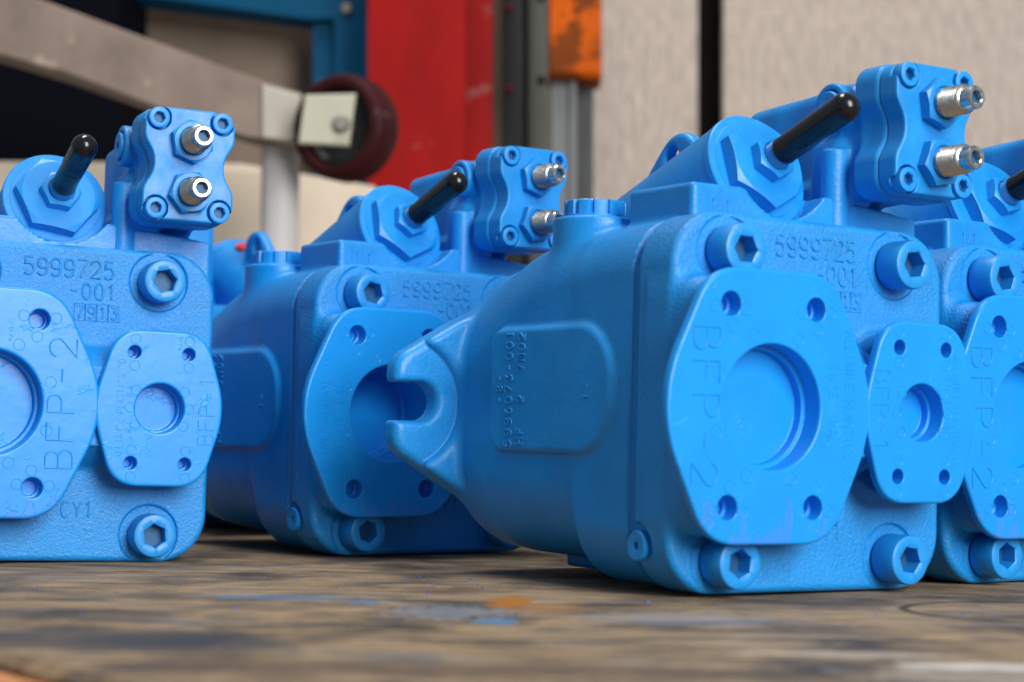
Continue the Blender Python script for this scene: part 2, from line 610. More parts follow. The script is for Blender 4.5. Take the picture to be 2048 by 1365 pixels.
def f_house(x, y, z):
    ins = interp(y, [47.2, 48.6], [2.6, 0])
    w = interp(y, [40, 86, 94, 152, 160, 170, 175, 190], [71.3, 70.8, 70.2, 69.6, 69.6, 69.6, 69.6, 69]) - ins
    zt = interp(y, [40, 120, 150, 180], [76, 75, 73, 69]) - ins
    zb = interp(y, [40, 84, 91, 165, 182], [-72.8, -72.8, -66.5, -66, -66]) + ins
    rt = interp(y, [40, 90, 118, 149, 174, 186], [23, 25, 29, 41, 54, 58])
    rb = interp(y, [40, 84, 91, 160, 182], [25, 27, 37, 37, 46])
    r = np.where(z < 0, rb, rt)
    qx = np.abs(x) - (w - r)
    qz = np.where(z < 0, -z + zb + r, z - zt + r)
    d2 = np.hypot(np.maximum(qx, 0), np.maximum(qz, 0)) + np.minimum(np.maximum(qx, qz), 0) - r
    d = smax(smax(d2, 42.5 - y, 1.0), y - 193, 6.0)
    # mounting flange with two slotted ears
    ax = np.abs(x)
    fl = smax(smax(0.50 * ax + 0.866 * np.abs(z) - 68.3, ax - 101.0, 6), np.abs(z) - 46, 10)
    fl = smin(fl, np.hypot(x, z) - 63, 4)
    slot = np.where(ax < 88, np.hypot(ax - 88, z - 0.8), np.abs(z - 0.8)) - 7.9
    fl = smax(fl, -slot, 2.0)
    fl = extr(fl, y, 180.5, 197, 3.4)
    d = smin(d, fl, 5.0)
    d = smax(d, -smax(np.hypot(ax - 98.0, z) - 29.0, np.abs(y - 150) - 34.5, 1.0), 5.0)
    d = smax(d, -(extr(slot, y, 160, 240, 0.5)), 3.0)
    # ledge above the end cap, with the saddle for the control screw
    led = rbox(x, y, z, (-48.3, 39.2, 50), (76.0, 83, 91.0), 2.2)
    led = smax(led, 0.12 * (x - 27) + (z - 91), 1.5)
    t = (x - AX0[0]) * AXV[0] + (y - AX0[1]) * AXV[1] + (z - AX0[2]) * AXV[2]
    rad = np.sqrt(np.maximum((x - AX0[0] - t * AXV[0]) ** 2 + (y - AX0[1] - t * AXV[1]) ** 2 + (z - AX0[2] - t * AXV[2]) ** 2, 1e-6))
    led = smax(led, -smax(rad - 27.5, -t - 19, 0.5), 0.8)
    d = smin(d, led, 3.0)
    # barrel of the control piston behind the disc
    bar = extr(rad - 25.6, t, -150, -17.5, 1.2)
    d = smin(d, bar, 3.5)
    # filler boss
    d = smin(d, cyl(x, y, z, (-48.0, 108, 30), (0, 0, 1), 18.0, 0, 51, 1.5), 5.0)
    # raised pad with the casting number on the left flank
    pr = np.where(y < 105, 24.0, 8.0)
    pad2 = np.hypot(np.maximum(np.abs(y - 104) - (46 - pr), 0), np.maximum(np.abs(z - 6.5) - (27 - pr), 0)) \
        + np.minimum(np.maximum(np.abs(y - 104) - (46 - pr), np.abs(z - 6.5) - (27 - pr)), 0) - pr
    xs = np.abs(x + 66) - 7.6
    q1, q2 = pad2 + 2.6, xs + 2.6
    pad = np.hypot(np.maximum(q1, 0), np.maximum(q2, 0)) + np.minimum(np.maximum(q1, q2), 0) - 2.6
    d = smin(d, pad, 2.5)
    # foot under the barrel
    d = smin(d, rbox(x, y, z, (-16, 132, -73.4), (16, 171, -45), 2.0), 3.0)
    # lifting eye
    e2 = smin(np.hypot(y - 121, z - 112) - 14.5, np.hypot(y - 134, z - 98) - 15, 14)
    eye = extr(e2, x, 6.0, 14.0, 3.0)
    eye = smax(eye, -(np.hypot(y - 126, z - 115.5) - 5.2), 2.5)
    d = smin(d, eye, 4.0)
    d = smin(d, cyl(x, y, z, (14, 160, 70), (0, -.3, .95), 9, 0, 26, 2), 5)
    # spotface of the side plug bites into the joint
    rr = np.hypot(y - 39.7, z + 55.5)
    d = smax(d, -smax(rr - 9.0, x + 69.4, 0.6), 1.0)
    return d


BX, BZ = 53.5, 118.2


def block2(x, z, grow=0.0):
    d = rect2(x, z, BX - 22.4, BX + 22.4, BZ - 27.4, BZ + 27.4, 8.0)
    for s in (-1, 1):
        cxx = BX + s * (22.4 + 9.0)
        d = smax(d, -(np.hypot(x - cxx, z - BZ) - 14.0), 3.0)
    return d - grow


def f_cover(x, y, z):
    d = extr(block2(x, z), y, 6.0, 16.6, 1.0)
    for sx, sz in SB:
        d = smax(d, -smax(np.hypot(x - sx, z - sz) - 6.0, y - 10.5, 0.2), 0.3)
    return d


SB = [(BX + a * 15.75, BZ + b * 21.9) for a in (-1, 1) for b in (1, -1)]


def f_block(x, y, z):
    d = extr(block2(x, z, 0.7), y, 16.4, 31.5, 2.2)
    top = 141.5 - np.maximum(y - 40, 0) * 0.06
    v = rbox(x, y, z - (top - 141), (35.5, 26, 90.5), (71, 110, 141), 6.0)
    v = smax(v, -cyl(x, y, z, (20, 74, 150), (0, 0, 1), 17, -90, 60, 1), 5)
    d = smin(d, v, 3.5)
    d = smin(d, cyl(x, y, z, (45, 44, 130.5), (-1, 0, 0), 10.2, 0, 16.5, 1.2), 2.5)
    d = smax(d, -cyl(x, y, z, (45, 44, 130.5), (-1, 0, 0), 7.4, 14.6, 30, 0.3), 0.6)
    d = smin(d, cyl(x, y, z, (31.0, 43, 70), (0, 0, 1), 5.6, 0, 42, 1.0), 5.0)
    d = smin(d, rbox(x, y, z, (31, 40, 62), (50, 60, 118), 4), 4.0)
    d = smin(d, rbox(x, y, z, (33, 52, 62), (68.5, 104, 100), 4), 3)
    return d


def f_big(x, y, z, fl=13.5):
    d = extr(big2(x, z), y, 0.0, 4.6, 1.3)
    r = np.hypot(x - P2X, z)
    d = np.minimum(d, smax(r - 26.5, np.abs(y - (fl + 5.5) / 2) - (fl + 1.5) / 2, 0.5))
    d = smax(d, -smax(r - 24.4, y - fl, 0.3), 1.2)
    d = smin(d, smax(np.abs(r - 24) - 1.4, np.abs(y - fl + 1.5) - 2.8, 0.4), 0.4)
    for hx, hz in HB:
        q = np.hypot(x - hx, z - hz)
        d = np.minimum(d, smax(q - 6.2, np.abs(y - 6.5) - 5.5, 0.3))
        d = smax(d, -smax(q - 4.75, y - 7.0, 0.2), 0.6)
        d = smax(d, -smax(q - 3.5, y - 9.5, 0.2), 0.3)
    return d


def f_small(x, y, z):
    d = extr(small2(x, z), y, 0.0, 4.6, 1.2)
    r = np.hypot(x - P1X, z)
    d = np.minimum(d, smax(r - 13.2, np.abs(y - 8.5) - 7.0, 0.5))
    d = smax(d, -smax(r - 11.8, y - 11.5, 0.3), 1.0)
    d = smin(d, smax(np.abs(r - 11.6) - 1.0, np.abs(y - 10) - 2.4, 0.4), 0.4)
    for hx, hz in HS:
        q = np.hypot(x - hx, z - hz)
        d = np.minimum(d, smax(q - 4.4, np.abs(y - 6.0) - 5.0, 0.3))
        d = smax(d, -smax(q - 3.1, y - 6.5, 0.2), 0.4)
        d = smax(d, -smax(q - 2.0, y - 8.5, 0.2), 0.2)
    return d


def empty(name, loc):
    o = bpy.data.objects.new(name, None)
    o.empty_display_size = 0.05
    col.objects.link(o)
    o.location = loc
    return o


pump0 = empty("hydraulic_pump", (0, 0, 0))
V, Q, nn = mesh_sdf(f_cap, (-90, 1, -78), (78, 47, 81), 0.8)
front = (nn[Q[:, 0], 1] < -0.4) & (V[Q].mean(1)[:, 1] > 17)
link_sdf("end_cap", V, Q, nn, MAT['rough_cast'], pump0)
V, Q, nn = mesh_sdf(f_house, (-112, 36, -78), (112, 206, 132), 1.35)
isf = V[Q].mean(1)[:, 1] > 178.5
link_sdf("housing", V, Q[~isf], nn, MAT['cast'], pump0)
link_sdf("mounting_flange", V, Q[isf], nn, MAT['cast'], pump0)
V, Q, nn = mesh_sdf(f_block, (18, 12, 58), (80, 114, 150), 0.9)
link_sdf("valve_block", V, Q, nn, MAT['cast'], pump0)
V, Q, nn = mesh_sdf(f_cover, (27, 3, 87), (80, 20, 149), 0.6)
link_sdf("valve_cover", V, Q, nn, MAT['smooth'], pump0)


def at_local(o, c):
    o.data.transform(Matrix.Translation(-Vector(c) * 0.001))
    o.location = Vector(c) * 0.001


V, Q, nn = mesh_sdf(f_big, (-92, -3, -57), (17, 20, 57), 0.62)
big = link_sdf("port_cover", V, Q, nn, MAT['plastic'], pump0)
at_local(big, (P2X, 0, ZOFF))
V, Q, nn = mesh_sdf(lambda x, y, z: f_big(x, y, z, 32.0), (-92, -3, -57), (17, 40, 57), 0.8)
deep = link_sdf("port_cover", V, Q, nn, MAT['plastic'], None)
at_local(deep, (P2X, 0, ZOFF))
deep_mesh = deep.data
bpy.data.objects.remove(deep)
V, Q, nn = mesh_sdf(f_small, (8, -3, -41), (77, 18, 41), 0.55)
small = link_sdf("port_cover", V, Q, nn, MAT['plastic'], pump0)
at_local(small, (P1X, 0, ZOFF))


def ring(mb, cx, cz, r, rad, y=0.0, a0=0, a1=360):
    cl = (a1 - a0) >= 360
    n = 20
    mb.tube([(cx + r * math.cos(R(a0 + (a1 - a0) * k / n)), y, cz + r * math.sin(R(a0 + (a1 - a0) * k / n))) for k in range(n if cl else n + 1)], rad, 5, cl)


mb = MB()
ZV, XN = (0, 0, 1), (-1, 0, 0)
write(mb, "BFP-2", (39.2, 0.0, -29.5), ZV, XN, 12.6, 12.9, 0.42, 1.12, 8)
write(mb, "ALLIANCE PLASTICS CO.", (-37.0, 0.05, -31.0), ZV, XN, 4.6, 3.0, 0.22, 0.72)
write(mb, "ERIE  PA.", (-28.6, 0.05, -17.5), ZV, XN, 4.6, 3.7, 0.22, 0.75)
for hx, hz in HB:
    hx -= P2X
    sx, sz = (1 if hx > 0 else -1), (1 if hz > 0 else -1)
    for dx, dz in ((7.6 * sx, 1.0), (-7.2 * sx, 1.5), (-0.8, -8.0 * sz)):
        ring(mb, hx + dx, hz + dz, 2.5, 0.16)
for a in range(20, 380, 45):
    ring(mb, 29.5 * math.cos(R(a)), 29.5 * math.sin(R(a)), 2.6, 0.15)
mb.build("moulded_lettering", MAT['plastic'], big, 50)["kind"] = "stuff"
mb = MB()
write(mb, "BFP-1", (26.6, 0.0, -16.5), ZV, XN, 7.6, 6.9, 0.26, 1.05, 8)
write(mb, "ALLIANCE PLASTICS CO.", (-17.3, 0.05, -24.0), ZV, XN, 3.4, 2.35, 0.17, 0.8)
write(mb, "ERIE  PA.", (-13.0, 0.05, -15.0), ZV, XN, 3.2, 3.35, 0.17, 0.8)
for hx, hz in HS:
    hx -= P1X
    for dz in (6.2, -6.4):
        ring(mb, hx + 0.2, hz + dz, 2.35, 0.14)
for a in (35, 90 + 55, 0, 180, 215, 325):
    ring(mb, 14.3 * math.cos(R(a)), 14.3 * math.sin(R(a)), 2.35, 0.14)
mb.build("moulded_lettering", MAT['plastic'], small, 50)["kind"] = "stuff"

# cast numbers on the end cap
zz = ZOFF
YF = 20.0
XV = (1, 0, 0)
cap_o = next(o for o in pump0.children if o.name == "end_cap")
hou_o = next(o for o in pump0.children if o.name == "housing")


def cast_line(text, o, r, u, hgt, pitch, rad, wid, parent, mat, frame=None):
    mb = MB()
    write(mb, text, o, r, u, hgt, pitch, rad, wid, 8)
    for pl in frame or ():
        mb.tube(pl, 0.26, 6, True)
    o = mb.build("cast_lettering", MAT[mat], parent, 60)
    o["kind"] = "stuff"


cast_line("5999725", (-20.5, YF, 61.6 + zz), XV, ZV, 8.3, 6.35, 0.66, 0.92, cap_o, 'rough_cast')
cast_line("-001", (1.6, YF, 51.4 + zz), XV, ZV, 7.6, 6.0, 0.62, 0.88, cap_o, 'rough_cast')
cast_line("7913", (5.2, YF, 42.2 + zz), XV, ZV, 5.8, 5.5, 0.50, 0.9, cap_o, 'rough_cast',
          [[(x0, YF, 41.0 + zz), (x0 + 5.1, YF, 41.0 + zz), (x0 + 5.1, YF, 49.0 + zz), (x0, YF, 49.0 + zz)] for x0 in (4.0, 9.5, 15.0, 20.5)])
cast_line("CY1", (2.0, YF, -52.6 + zz), XV, ZV, 7.2, 5.6, 0.52, 0.85, cap_o, 'rough_cast')
XP = -73.7
YB = (0, 1, 0)
cast_line("5996073-001", (XP, 130.6, -18.5 + zz), ZV, YB, 5.6, 4.75, 0.52, 0.8, hou_o, 'cast')
cast_line("HF  2  7M02", (XP, 121.2, -17 + zz), ZV, YB, 5.4, 4.5, 0.50, 0.8, hou_o, 'cast')
cast_line("-8-", (XP, 138.6, 1 + zz), ZV, YB, 4.8, 4.6, 0.46, 0.8, hou_o, 'cast')
cast_line("1-", (XP, 72.0, 2 + zz), ZV, YB, 4.6, 4.6, 0.36, 0.8, hou_o, 'cast')
cast_line("1/1", (-38.5, 39.15, 80.0 + zz), XV, ZV, 4.8, 3.7, 0.28, 0.75, hou_o, 'cast')


# fasteners: axis towards -Y, seat at the origin
def cap_screw(name, r, h, af, depth, e, loc, rotation, knurl=0):
    mb = MB()
    hx = lambda t: hexr(af, t)
    mb.radial([(r - 0.15, 0.0), (r, 0.3), (r, h - e), (r - e * 0.3, h - e * 0.3), (r - e, h), (af * 0.62, h), (hx, h - 0.5),
               (hx, h - depth)])
    o = mb.build(name, MAT['smooth'], pump0, 32, loc)
    o.rotation_euler = (0, rotation, 0)
    b = MB()
    b.radial([(lambda t: hexr(af, t) - 0.02, h - depth + 0.15), (0.05, h - depth - af * 0.18)])
    b.build("hex_socket", MAT['socket'], o, 30)
    return o


for i, (bx, bz) in enumerate(BOLTS):
    cap_screw("cap_screw", 10.3, 12.6, 10.2, 7.5, 1.4, (bx, 20.2, bz + zz), 0.3 + i)
for i, (bx, bz) in enumerate(SB):
    cap_screw("cover_screw", 5.15, 5.6, 4.8, 3.6, 0.6, (bx, 10.6, bz + zz), 0.5 + i * 0.7)


def hex_nut(name, af, h, bore, loc, rot, mat='smooth', ch=0.55):
    mb = MB()
    rc = af / 2 * 0.985
    hx = lambda t: hexr(af, t)
    mb.radial([(hx, 0.0), (hx, lambda t: h - (hexr(af, t) - rc) * ch), (rc, h), (bore + 0.6, h), (bore, h - 0.6), (bore, h - 1.5)])
    return mb.build(name, MAT[mat], pump0, 26, loc, rot)


def y_quat(direction, spin):
    """rotation that takes -Y to the given direction, after a spin about Y"""
    q = Vector((0, -1, 0)).rotation_difference(Vector(direction))
    return q @ Matrix.Rotation(spin, 3, 'Y').to_quaternion()


for sz in (129.6 - 0.2, 104.6):
    c = (BX + 0.2, 6.0, sz + zz)
    hex_nut("lock_nut", 18.6, 5.2, 6.6, c, y_quat((0, -1, 0), 0.35 if sz > 120 else -0.18))
    mb = MB()
    prof = [(6.0, 3)]
    y = 4.4
    while y < 15.5:
        prof += [(6.3, y), (5.55, y + 0.55)]
        y += 1.1
    prof += [(6.2, y), (5.6, y + 0.7), (4.9, y + 1.0), (4.9, y + 5.6), (4.4, y + 6.4), (3.3, y + 6.4)]
    top = y + 6.4
    mb.radial(prof + [(3.1, top), (lambda t: hexr(5.0, t), top - 0.4), (lambda t: hexr(5.0, t), top - 3.2)], 48)
    adj = mb.build("adjusting_screw", MAT['steel'], pump0, 30, c)
    b = MB()
    b.radial([(lambda t: hexr(5.0, t) - 0.03, top - 3.1), (0.05, top - 3.9)], 48)
    b.build("hex_socket", MAT['socket'], adj, 30)

# control screw: disc, big hexagon, lock nut, black vinyl cap
ax = Vector(AXV).normalized()
A0 = Vector(AX0) + Vector((0, 0, zz))
on_axis = lambda t: A0 + ax * t
mb = MB()
mb.lathe([(25.2, 0), (26.0, 0.6), (26.0, 3.2), (25.5, 3.7), (22.6, 3.9), (22.4, 4.2), (20, 4.2)], 96)
mb.build("end_disc", MAT['smooth'], pump0, 30, on_axis(-21.0), y_quat(ax, 0))
big_hex = hex_nut("hexagon_plug", 36.5, 7.2, 8.0, on_axis(-17.0), y_quat(ax, 0.25), ch=0.5)
lock = hex_nut("control_lock_nut", 17.6, 5.6, 6.3, on_axis(-9.9), y_quat(ax, 0.2))
mb = MB()
th = [(5.6, 0)]
for k in range(7):
    th += [(5.9, 0.4 + k), (5.4, 0.9 + k)]
mb.lathe(th, 36)
mb.build("control_stud", MAT['smooth'], pump0, 30, on_axis(-7.6), y_quat(ax, 0))
mb = MB()
mb.lathe([(5.2, 0.2), (6.05, 0.0), (6.2, 0.5), (5.95, 1.5), (6.0, 12), (6.2, 37.5)] +
         [(6.25 * math.cos(R(a)), 38.5 + 6.2 * math.sin(R(a))) for a in range(0, 90, 9)] + [(0.05, 44.7)], 40)
black = mb.build("vinyl_cap", MAT['rubber'], pump0, 40, on_axis(0.0), y_quat(ax, 0))

# filler plug (castellated), side plug, valve plug
mb = MB()
nz_ = 12


def castle(t):
    k = (t / (2 * math.pi) * nz_) % 1.0
    return 13.4 if k < 0.62 else 12.0


mb.radial([(14.3, -0.5), (14.3, 1.0), (castle, 1.2), (castle, 7.0), (lambda t: castle(t) - 0.5, 7.5), (7.5, 7.5), (7.2, 5.0)], 144)
mb.build("filler_plug", MAT['smooth'], pump0, 30, (-48, 108, 81.0 + zz), y_quat((0, 0, 1), 0.1))
mb = MB()
mb.radial([(6.0, 0), (6.0, 2.6), (5.5, 3.1), (2.4, 3.1), (lambda t: hexr(3.0, t), 2.9), (lambda t: hexr(3.0, t), 1.2)], 48)
mb.build("side_plug", MAT['smooth'], pump0, 30, (-69.5, 39.7, -55.5 + zz), y_quat((-1, 0, 0), 0.3))
mb = MB()
mb.radial([(6.6, -1), (6.6, 2.4), (6.1, 2.9), (2.6, 2.9), (lambda t: hexr(4.0, t), 2.7), (lambda t: hexr(4.0, t), 0.6)], 48)
mb.build("valve_plug", MAT['smooth'], pump0, 30, (30.0, 44, 130.5 + zz), y_quat((-1, 0, 0), 0.1))


def copy_tree(o, parent=None):
    c = o.copy()
    col.objects.link(c)
    c.parent = parent
    for ch in list(o.children):
        copy_tree(ch, c)
    return c


def place(o, x, y, yaw, roll, pitch, lift=0.0):
    o.rotation_mode = 'QUATERNION'
    m = Matrix.Rotation(R(yaw), 3, 'Z') @ Matrix.Rotation(R(roll), 3, 'Y') @ Matrix.Rotation(R(pitch), 3, 'X')
    o.rotation_quaternion = m.to_quaternion()
    o.location = (x, y, lift)


SPEC = [
    # x, y, yaw, roll, pitch, covers turned round, hexagon spins, label
    (-0.20593, 0.88702, 25.36, 1.0, -0.1, False, (0.16, 0.10),
     "sharply focused blue pump at far left with raised number 5999725 and silver adjusting screws"),
    (-0.02998, 0.9959, 34.90, -0.1, 0.5, False, (0.62, 0.72),
     "blue pump in the middle, partly hidden by the slotted ear of the nearest pump"),
    (0.13195, 0.75852, 32.58, 0.38, 0.6, True, (0.55, 0.62),
     "nearest and largest blue pump, with slotted ear and both port covers in full view"),
    (0.2605, 0.8600, 34.99, -0.4, -0.1, True, (0.30, 0.85),
     "blue pump cut off by the right edge, behind the nearest pump"),
    (-0.232, 1.39, 214.0, 0, 0, False, (0.4, 0.2),
     "blurred blue pump with a red plug far behind between the two left pumps"),
]
trees = [pump0] + [copy_tree(pump0) for _ in SPEC[1:]]
for o, (x, y, yaw, roll, pitch, turned, spins, label) in zip(trees, SPEC):
    place(o, x, y, yaw, roll, pitch, 0.0004)
    o["label"], o["category"], o["group"] = label, "pump", "blue hydraulic pumps on the bench"
    for ch in o.children:
        nm = ch.name.split(".")[0]
        if nm == "port_cover" and turned:
            ch.rotation_mode = 'QUATERNION'
            ch.rotation_quaternion = Matrix.Rotation(math.pi, 3, 'Y').to_quaternion()
        if nm == "port_cover" and o is trees[1] and ch.location.x < 0:
            ch.data = deep_mesh
        if nm == "hexagon_plug":
            ch.rotation_quaternion = y_quat(ax, spins[0])
        elif nm == "control_lock_nut":
            ch.rotation_quaternion = y_quat(ax, spins[1])
        elif nm in ("cap_screw", "cover_screw"):
            ch.rotation_euler = (0, random.uniform(0, 1.05), 0)
        if nm == "vinyl_cap":
            ch["label"] = "glossy black vinyl cap over the control screw"
        elif nm == "adjusting_screw":
            ch["label"] = "bare silver threaded adjusting screw with hex socket"

# red transport plug on the far pump
bpy.context.view_layer.update()
far_pump = trees[4]
dg = bpy.context.evaluated_depsgraph_get()
_o = Vector((0, 0, CAM_H))
_hit = sc.ray_cast(dg, _o + (at(487, 498, 1.0) - _o) * 1.18, (at(487, 498, 1.0) - _o).normalized())
wp = _hit[1] if _hit[0] else at(487, 498, 1.30)
lp = far_pump.matrix_world.inverted() @ wp
mb = MB()
mb.lathe([(4.5, -8), (4.5, 0.2), (5.6, 0.4), (5.8, 1.6), (5.2, 2.4), (2.0, 2.6)], 32)
fd = far_pump.matrix_world.to_3x3().inverted() @ (_hit[2] if _hit[0] else Vector((0, -1, 0.2)))
rp = mb.build("red_plug", MAT['red_plug'], far_pump, 30, lp * 1000, y_quat(fd, 0))
rp["label"] = "red plastic plug on the far pump"

# ------------------------------------------------------------------ workbench
def bench_material():
    m, nt, b = new_mat("worn_dirty_wood")
    geo = N(nt, "ShaderNodeNewGeometry")
    P = geo.outputs["Position"]

    def mapped(scale, rz=0.0):
        mp = N(nt, "ShaderNodeMapping")
        mp.inputs["Scale"].default_value = scale
        mp.inputs["Rotation"].default_value = (0, 0, rz)
        nt.links.new(P, mp.inputs[0])
        return mp.outputs[0]
    big = noise(nt, mapped((1, 0.8, 1)), 16, 5, 0.6)
    grain = noise(nt, mapped((0.16, 1, 1), R(4)), 130, 4, 0.6)
    grit = noise(nt, P, 900, 3, 0.7)
    c = ramp(nt, big, [(0.30, (0.048, 0.040, 0.035)), (0.43, (0.180, 0.130, 0.086)), (0.56, (0.350, 0.245, 0.145)), (0.72, (0.165, 0.142, 0.122))])
    g = ramp(nt, grain, [(0.30, 0.48), (0.50, 1.05), (0.72, 1.40)])
    c = mix(nt, 1.0, c, g, 'MULTIPLY')
    gg = ramp(nt, grit, [(0.32, 0.45), (0.52, 1.0), (0.70, 1.5)])
    c = mix(nt, 0.75, c, gg, 'MULTIPLY')
    # fibres of the wood and fine scratches
    fib = ramp(nt, noise(nt, mapped((0.045, 1, 1), R(-3)), 620, 3, 0.6), [(0.36, 0.55), (0.52, 1.0), (0.68, 1.35)])
    c = mix(nt, 0.55, c, fib, 'MULTIPLY')
    scr = ramp(nt, noise(nt, mapped((0.02, 1, 1), R(21)), 260, 2, 0.5), [(0.0, 0.0), (0.66, 0.0), (0.70, 1.0)])
    c = mix(nt, math_n(nt, 'MULTIPLY', scr, 0.45), c, (0.42, 0.33, 0.24))
    # dark oil stains
    oil = ramp(nt, noise(nt, mapped((0.55, 1, 1)), 22, 4, 0.6), [(0.0, 0.0), (0.56, 0.0), (0.68, 1.0)])
    c = mix(nt, math_n(nt, 'MULTIPLY', oil, 0.72), c, (0.030, 0.028, 0.028))
    # thin blue-grey overspray
    ov = ramp(nt, noise(nt, mapped((0.4, 1, 1)), 30, 4, 0.65), [(0.0, 0.0), (0.52, 0.0), (0.70, 1.0)])
    ov = math_n(nt, 'MULTIPLY', ov, ramp(nt, noise(nt, P, 420, 2), [(0.4, 0.15), (0.6, 1.0)]))
    c = mix(nt, math_n(nt, 'MULTIPLY', ov, 0.55), c, (0.115, 0.165, 0.235))

    def spot(x, y, rx, ry, color, amount, wob=0.5, sc_=70):
        nonlocal c
        mp = N(nt, "ShaderNodeMapping", vector_type='POINT')
        mp.inputs["Location"].default_value = (-x / rx, -y / ry, 0)
        mp.inputs["Scale"].default_value = (1 / rx, 1 / ry, 0)
        nt.links.new(P, mp.inputs[0])
        ln = N(nt, "ShaderNodeVectorMath", operation='LENGTH')
        nt.links.new(mp.outputs[0], ln.inputs[0])
        d = math_n(nt, 'ADD', ln.outputs["Value"], math_n(nt, 'MULTIPLY', math_n(nt, 'SUBTRACT', noise(nt, P, sc_, 4, 0.65), 0.5), wob * 4))
        f = ramp(nt, d, [(0.0, 1.0), (0.75, 1.0), (1.0, 0.0)])
        c = mix(nt, math_n(nt, 'MULTIPLY', f, amount), c, color)
    spot(0.000, 0.716, 0.009, 0.028, (0.40, 0.150, 0.016), 0.85)
    spot(0.012, 0.690, 0.016, 0.022, (0.36, 0.15, 0.03), 0.35, 0.8)
    spot(-0.003, 0.636, 0.008, 0.012, (0.06, 0.24, 0.50), 0.7)
    spot(-0.020, 0.668, 0.024, 0.028, (0.30, 0.32, 0.36), 0.55, 0.9, 200)
    spot(0.060, 0.660, 0.040, 0.024, (0.26, 0.27, 0.29), 0.45, 0.9, 90)
    spot(0.095, 0.548, 0.035, 0.008, (0.55, 0.47, 0.38), 0.6, 0.5, 60)
    spot(0.127, 0.523, 0.030, 0.008, (0.66, 0.64, 0.60), 0.85, 0.4, 60)
    spot(0.140, 0.500, 0.05, 0.02, (0.42, 0.40, 0.37), 0.45, 0.7, 50)
    spot(0.080, 0.600, 0.045, 0.006, (0.50, 0.38, 0.26), 0.55, 0.5, 60)
    spot(0.070, 0.577, 0.035, 0.005, (0.52, 0.42, 0.30), 0.5, 0.5, 60)
    spot(0.060, 0.640, 0.030, 0.012, (0.12, 0.18, 0.29), 0.4, 0.7, 60)
    spot(-0.085, 0.722, 0.032, 0.012, (0.085, 0.22, 0.40), 0.55, 0.9, 120)
    spot(-0.052, 0.705, 0.006, 0.012, (0.07, 0.22, 0.45), 0.5, 0.7, 160)
    spot(-0.120, 0.560, 0.06, 0.035, (0.055, 0.060, 0.070), 0.7, 0.6, 40)
    spot(-0.010, 0.574, 0.03, 0.006, (0.05, 0.045, 0.045), 0.7, 0.6, 40)
    spot(-0.030, 0.500, 0.10, 0.020, (0.085, 0.060, 0.052), 0.55, 0.6, 30)
    # dark ring left by a tin
    mp = N(nt, "ShaderNodeMapping")
    mp.inputs["Location"].default_value = (-0.19, -0.705, 0)
    nt.links.new(P, mp.inputs[0])
    sx = N(nt, "ShaderNodeVectorMath", operation='MULTIPLY')
    sx.inputs[1].default_value = (1, 1, 0)
    nt.links.new(mp.outputs[0], sx.inputs[0])
    ln = N(nt, "ShaderNodeVectorMath", operation='LENGTH')
    nt.links.new(sx.outputs[0], ln.inputs[0])
    dr = math_n(nt, 'ABSOLUTE', math_n(nt, 'SUBTRACT', ln.outputs["Value"], 0.044))
    rg = ramp(nt, math_n(nt, 'MULTIPLY', dr, 300), [(0.0, 1.0), (0.35, 0.8), (0.9, 0.0)])
    c = mix(nt, math_n(nt, 'MULTIPLY', rg, 0.85), c, (0.018, 0.016, 0.015))
    nt.links.new(c, b.inputs["Base Color"])
    rr = ramp(nt, big, [(0.3, 0.62), (0.7, 0.85)])
    nt.links.new(rr, b.inputs["Roughness"])
    b.inputs["Specular IOR Level"].default_value = 0.12
    h = math_n(nt, 'ADD', math_n(nt, 'MULTIPLY', grain, 0.6), math_n(nt, 'MULTIPLY', grit, 0.7))
    bump(nt, b, h, 1.0, 0.0009)
    return m


MAT['bench'] = bench_material()
MAT['raw_edge'] = simple("raw_orange_wood_edge", (0.60, 0.215, 0.03), 0.5, nscale=30, var=0.35, bscale=200, bdist=0.0004)
ed = Vector((0.588, -0.809, 0))                # the bench's left edge runs this way
nd = Vector((0.809, 0.588, 0))                 # and its other sides this way
c0 = Vector((-0.117, 0.4935, 0)) - ed * 1.75
w_, l_ = 1.5, 2.6


def slab(name, origin, e1, e2, l1, l2, z0, z1, mat, parent, bev=0.004):
    ps = lambda i: [origin + e1 * i + e2 * i, origin + e1 * (l1 - i) + e2 * i, origin + e1 * (l1 - i) + e2 * (l2 - i), origin + e1 * i + e2 * (l2 - i)]
    mb = MB()
    ringz = lambda i, z: [((p.x) * 1000, p.y * 1000, z * 1000) for p in ps(i)]
    mb.rings([ringz(bev, z0), ringz(0, z0 + bev), ringz(0, z1 - bev), ringz(bev, z1)])
    return mb.build(name, mat, parent, 30)


bench = empty("workbench", (0, 0, 0))
bench["label"], bench["category"] = "worn dirty wooden workbench top under the blue pumps, with paint spots", "workbench"
slab("bench_top", c0 + nd * 0.0, ed, nd, l_, w_, -0.040, 0.0, MAT['bench'], bench, 0.003)
slab("edge_strip", c0 - nd * 0.019, ed, nd, l_, 0.0175, -0.055, -0.0035, MAT['raw_edge'], bench, 0.004)
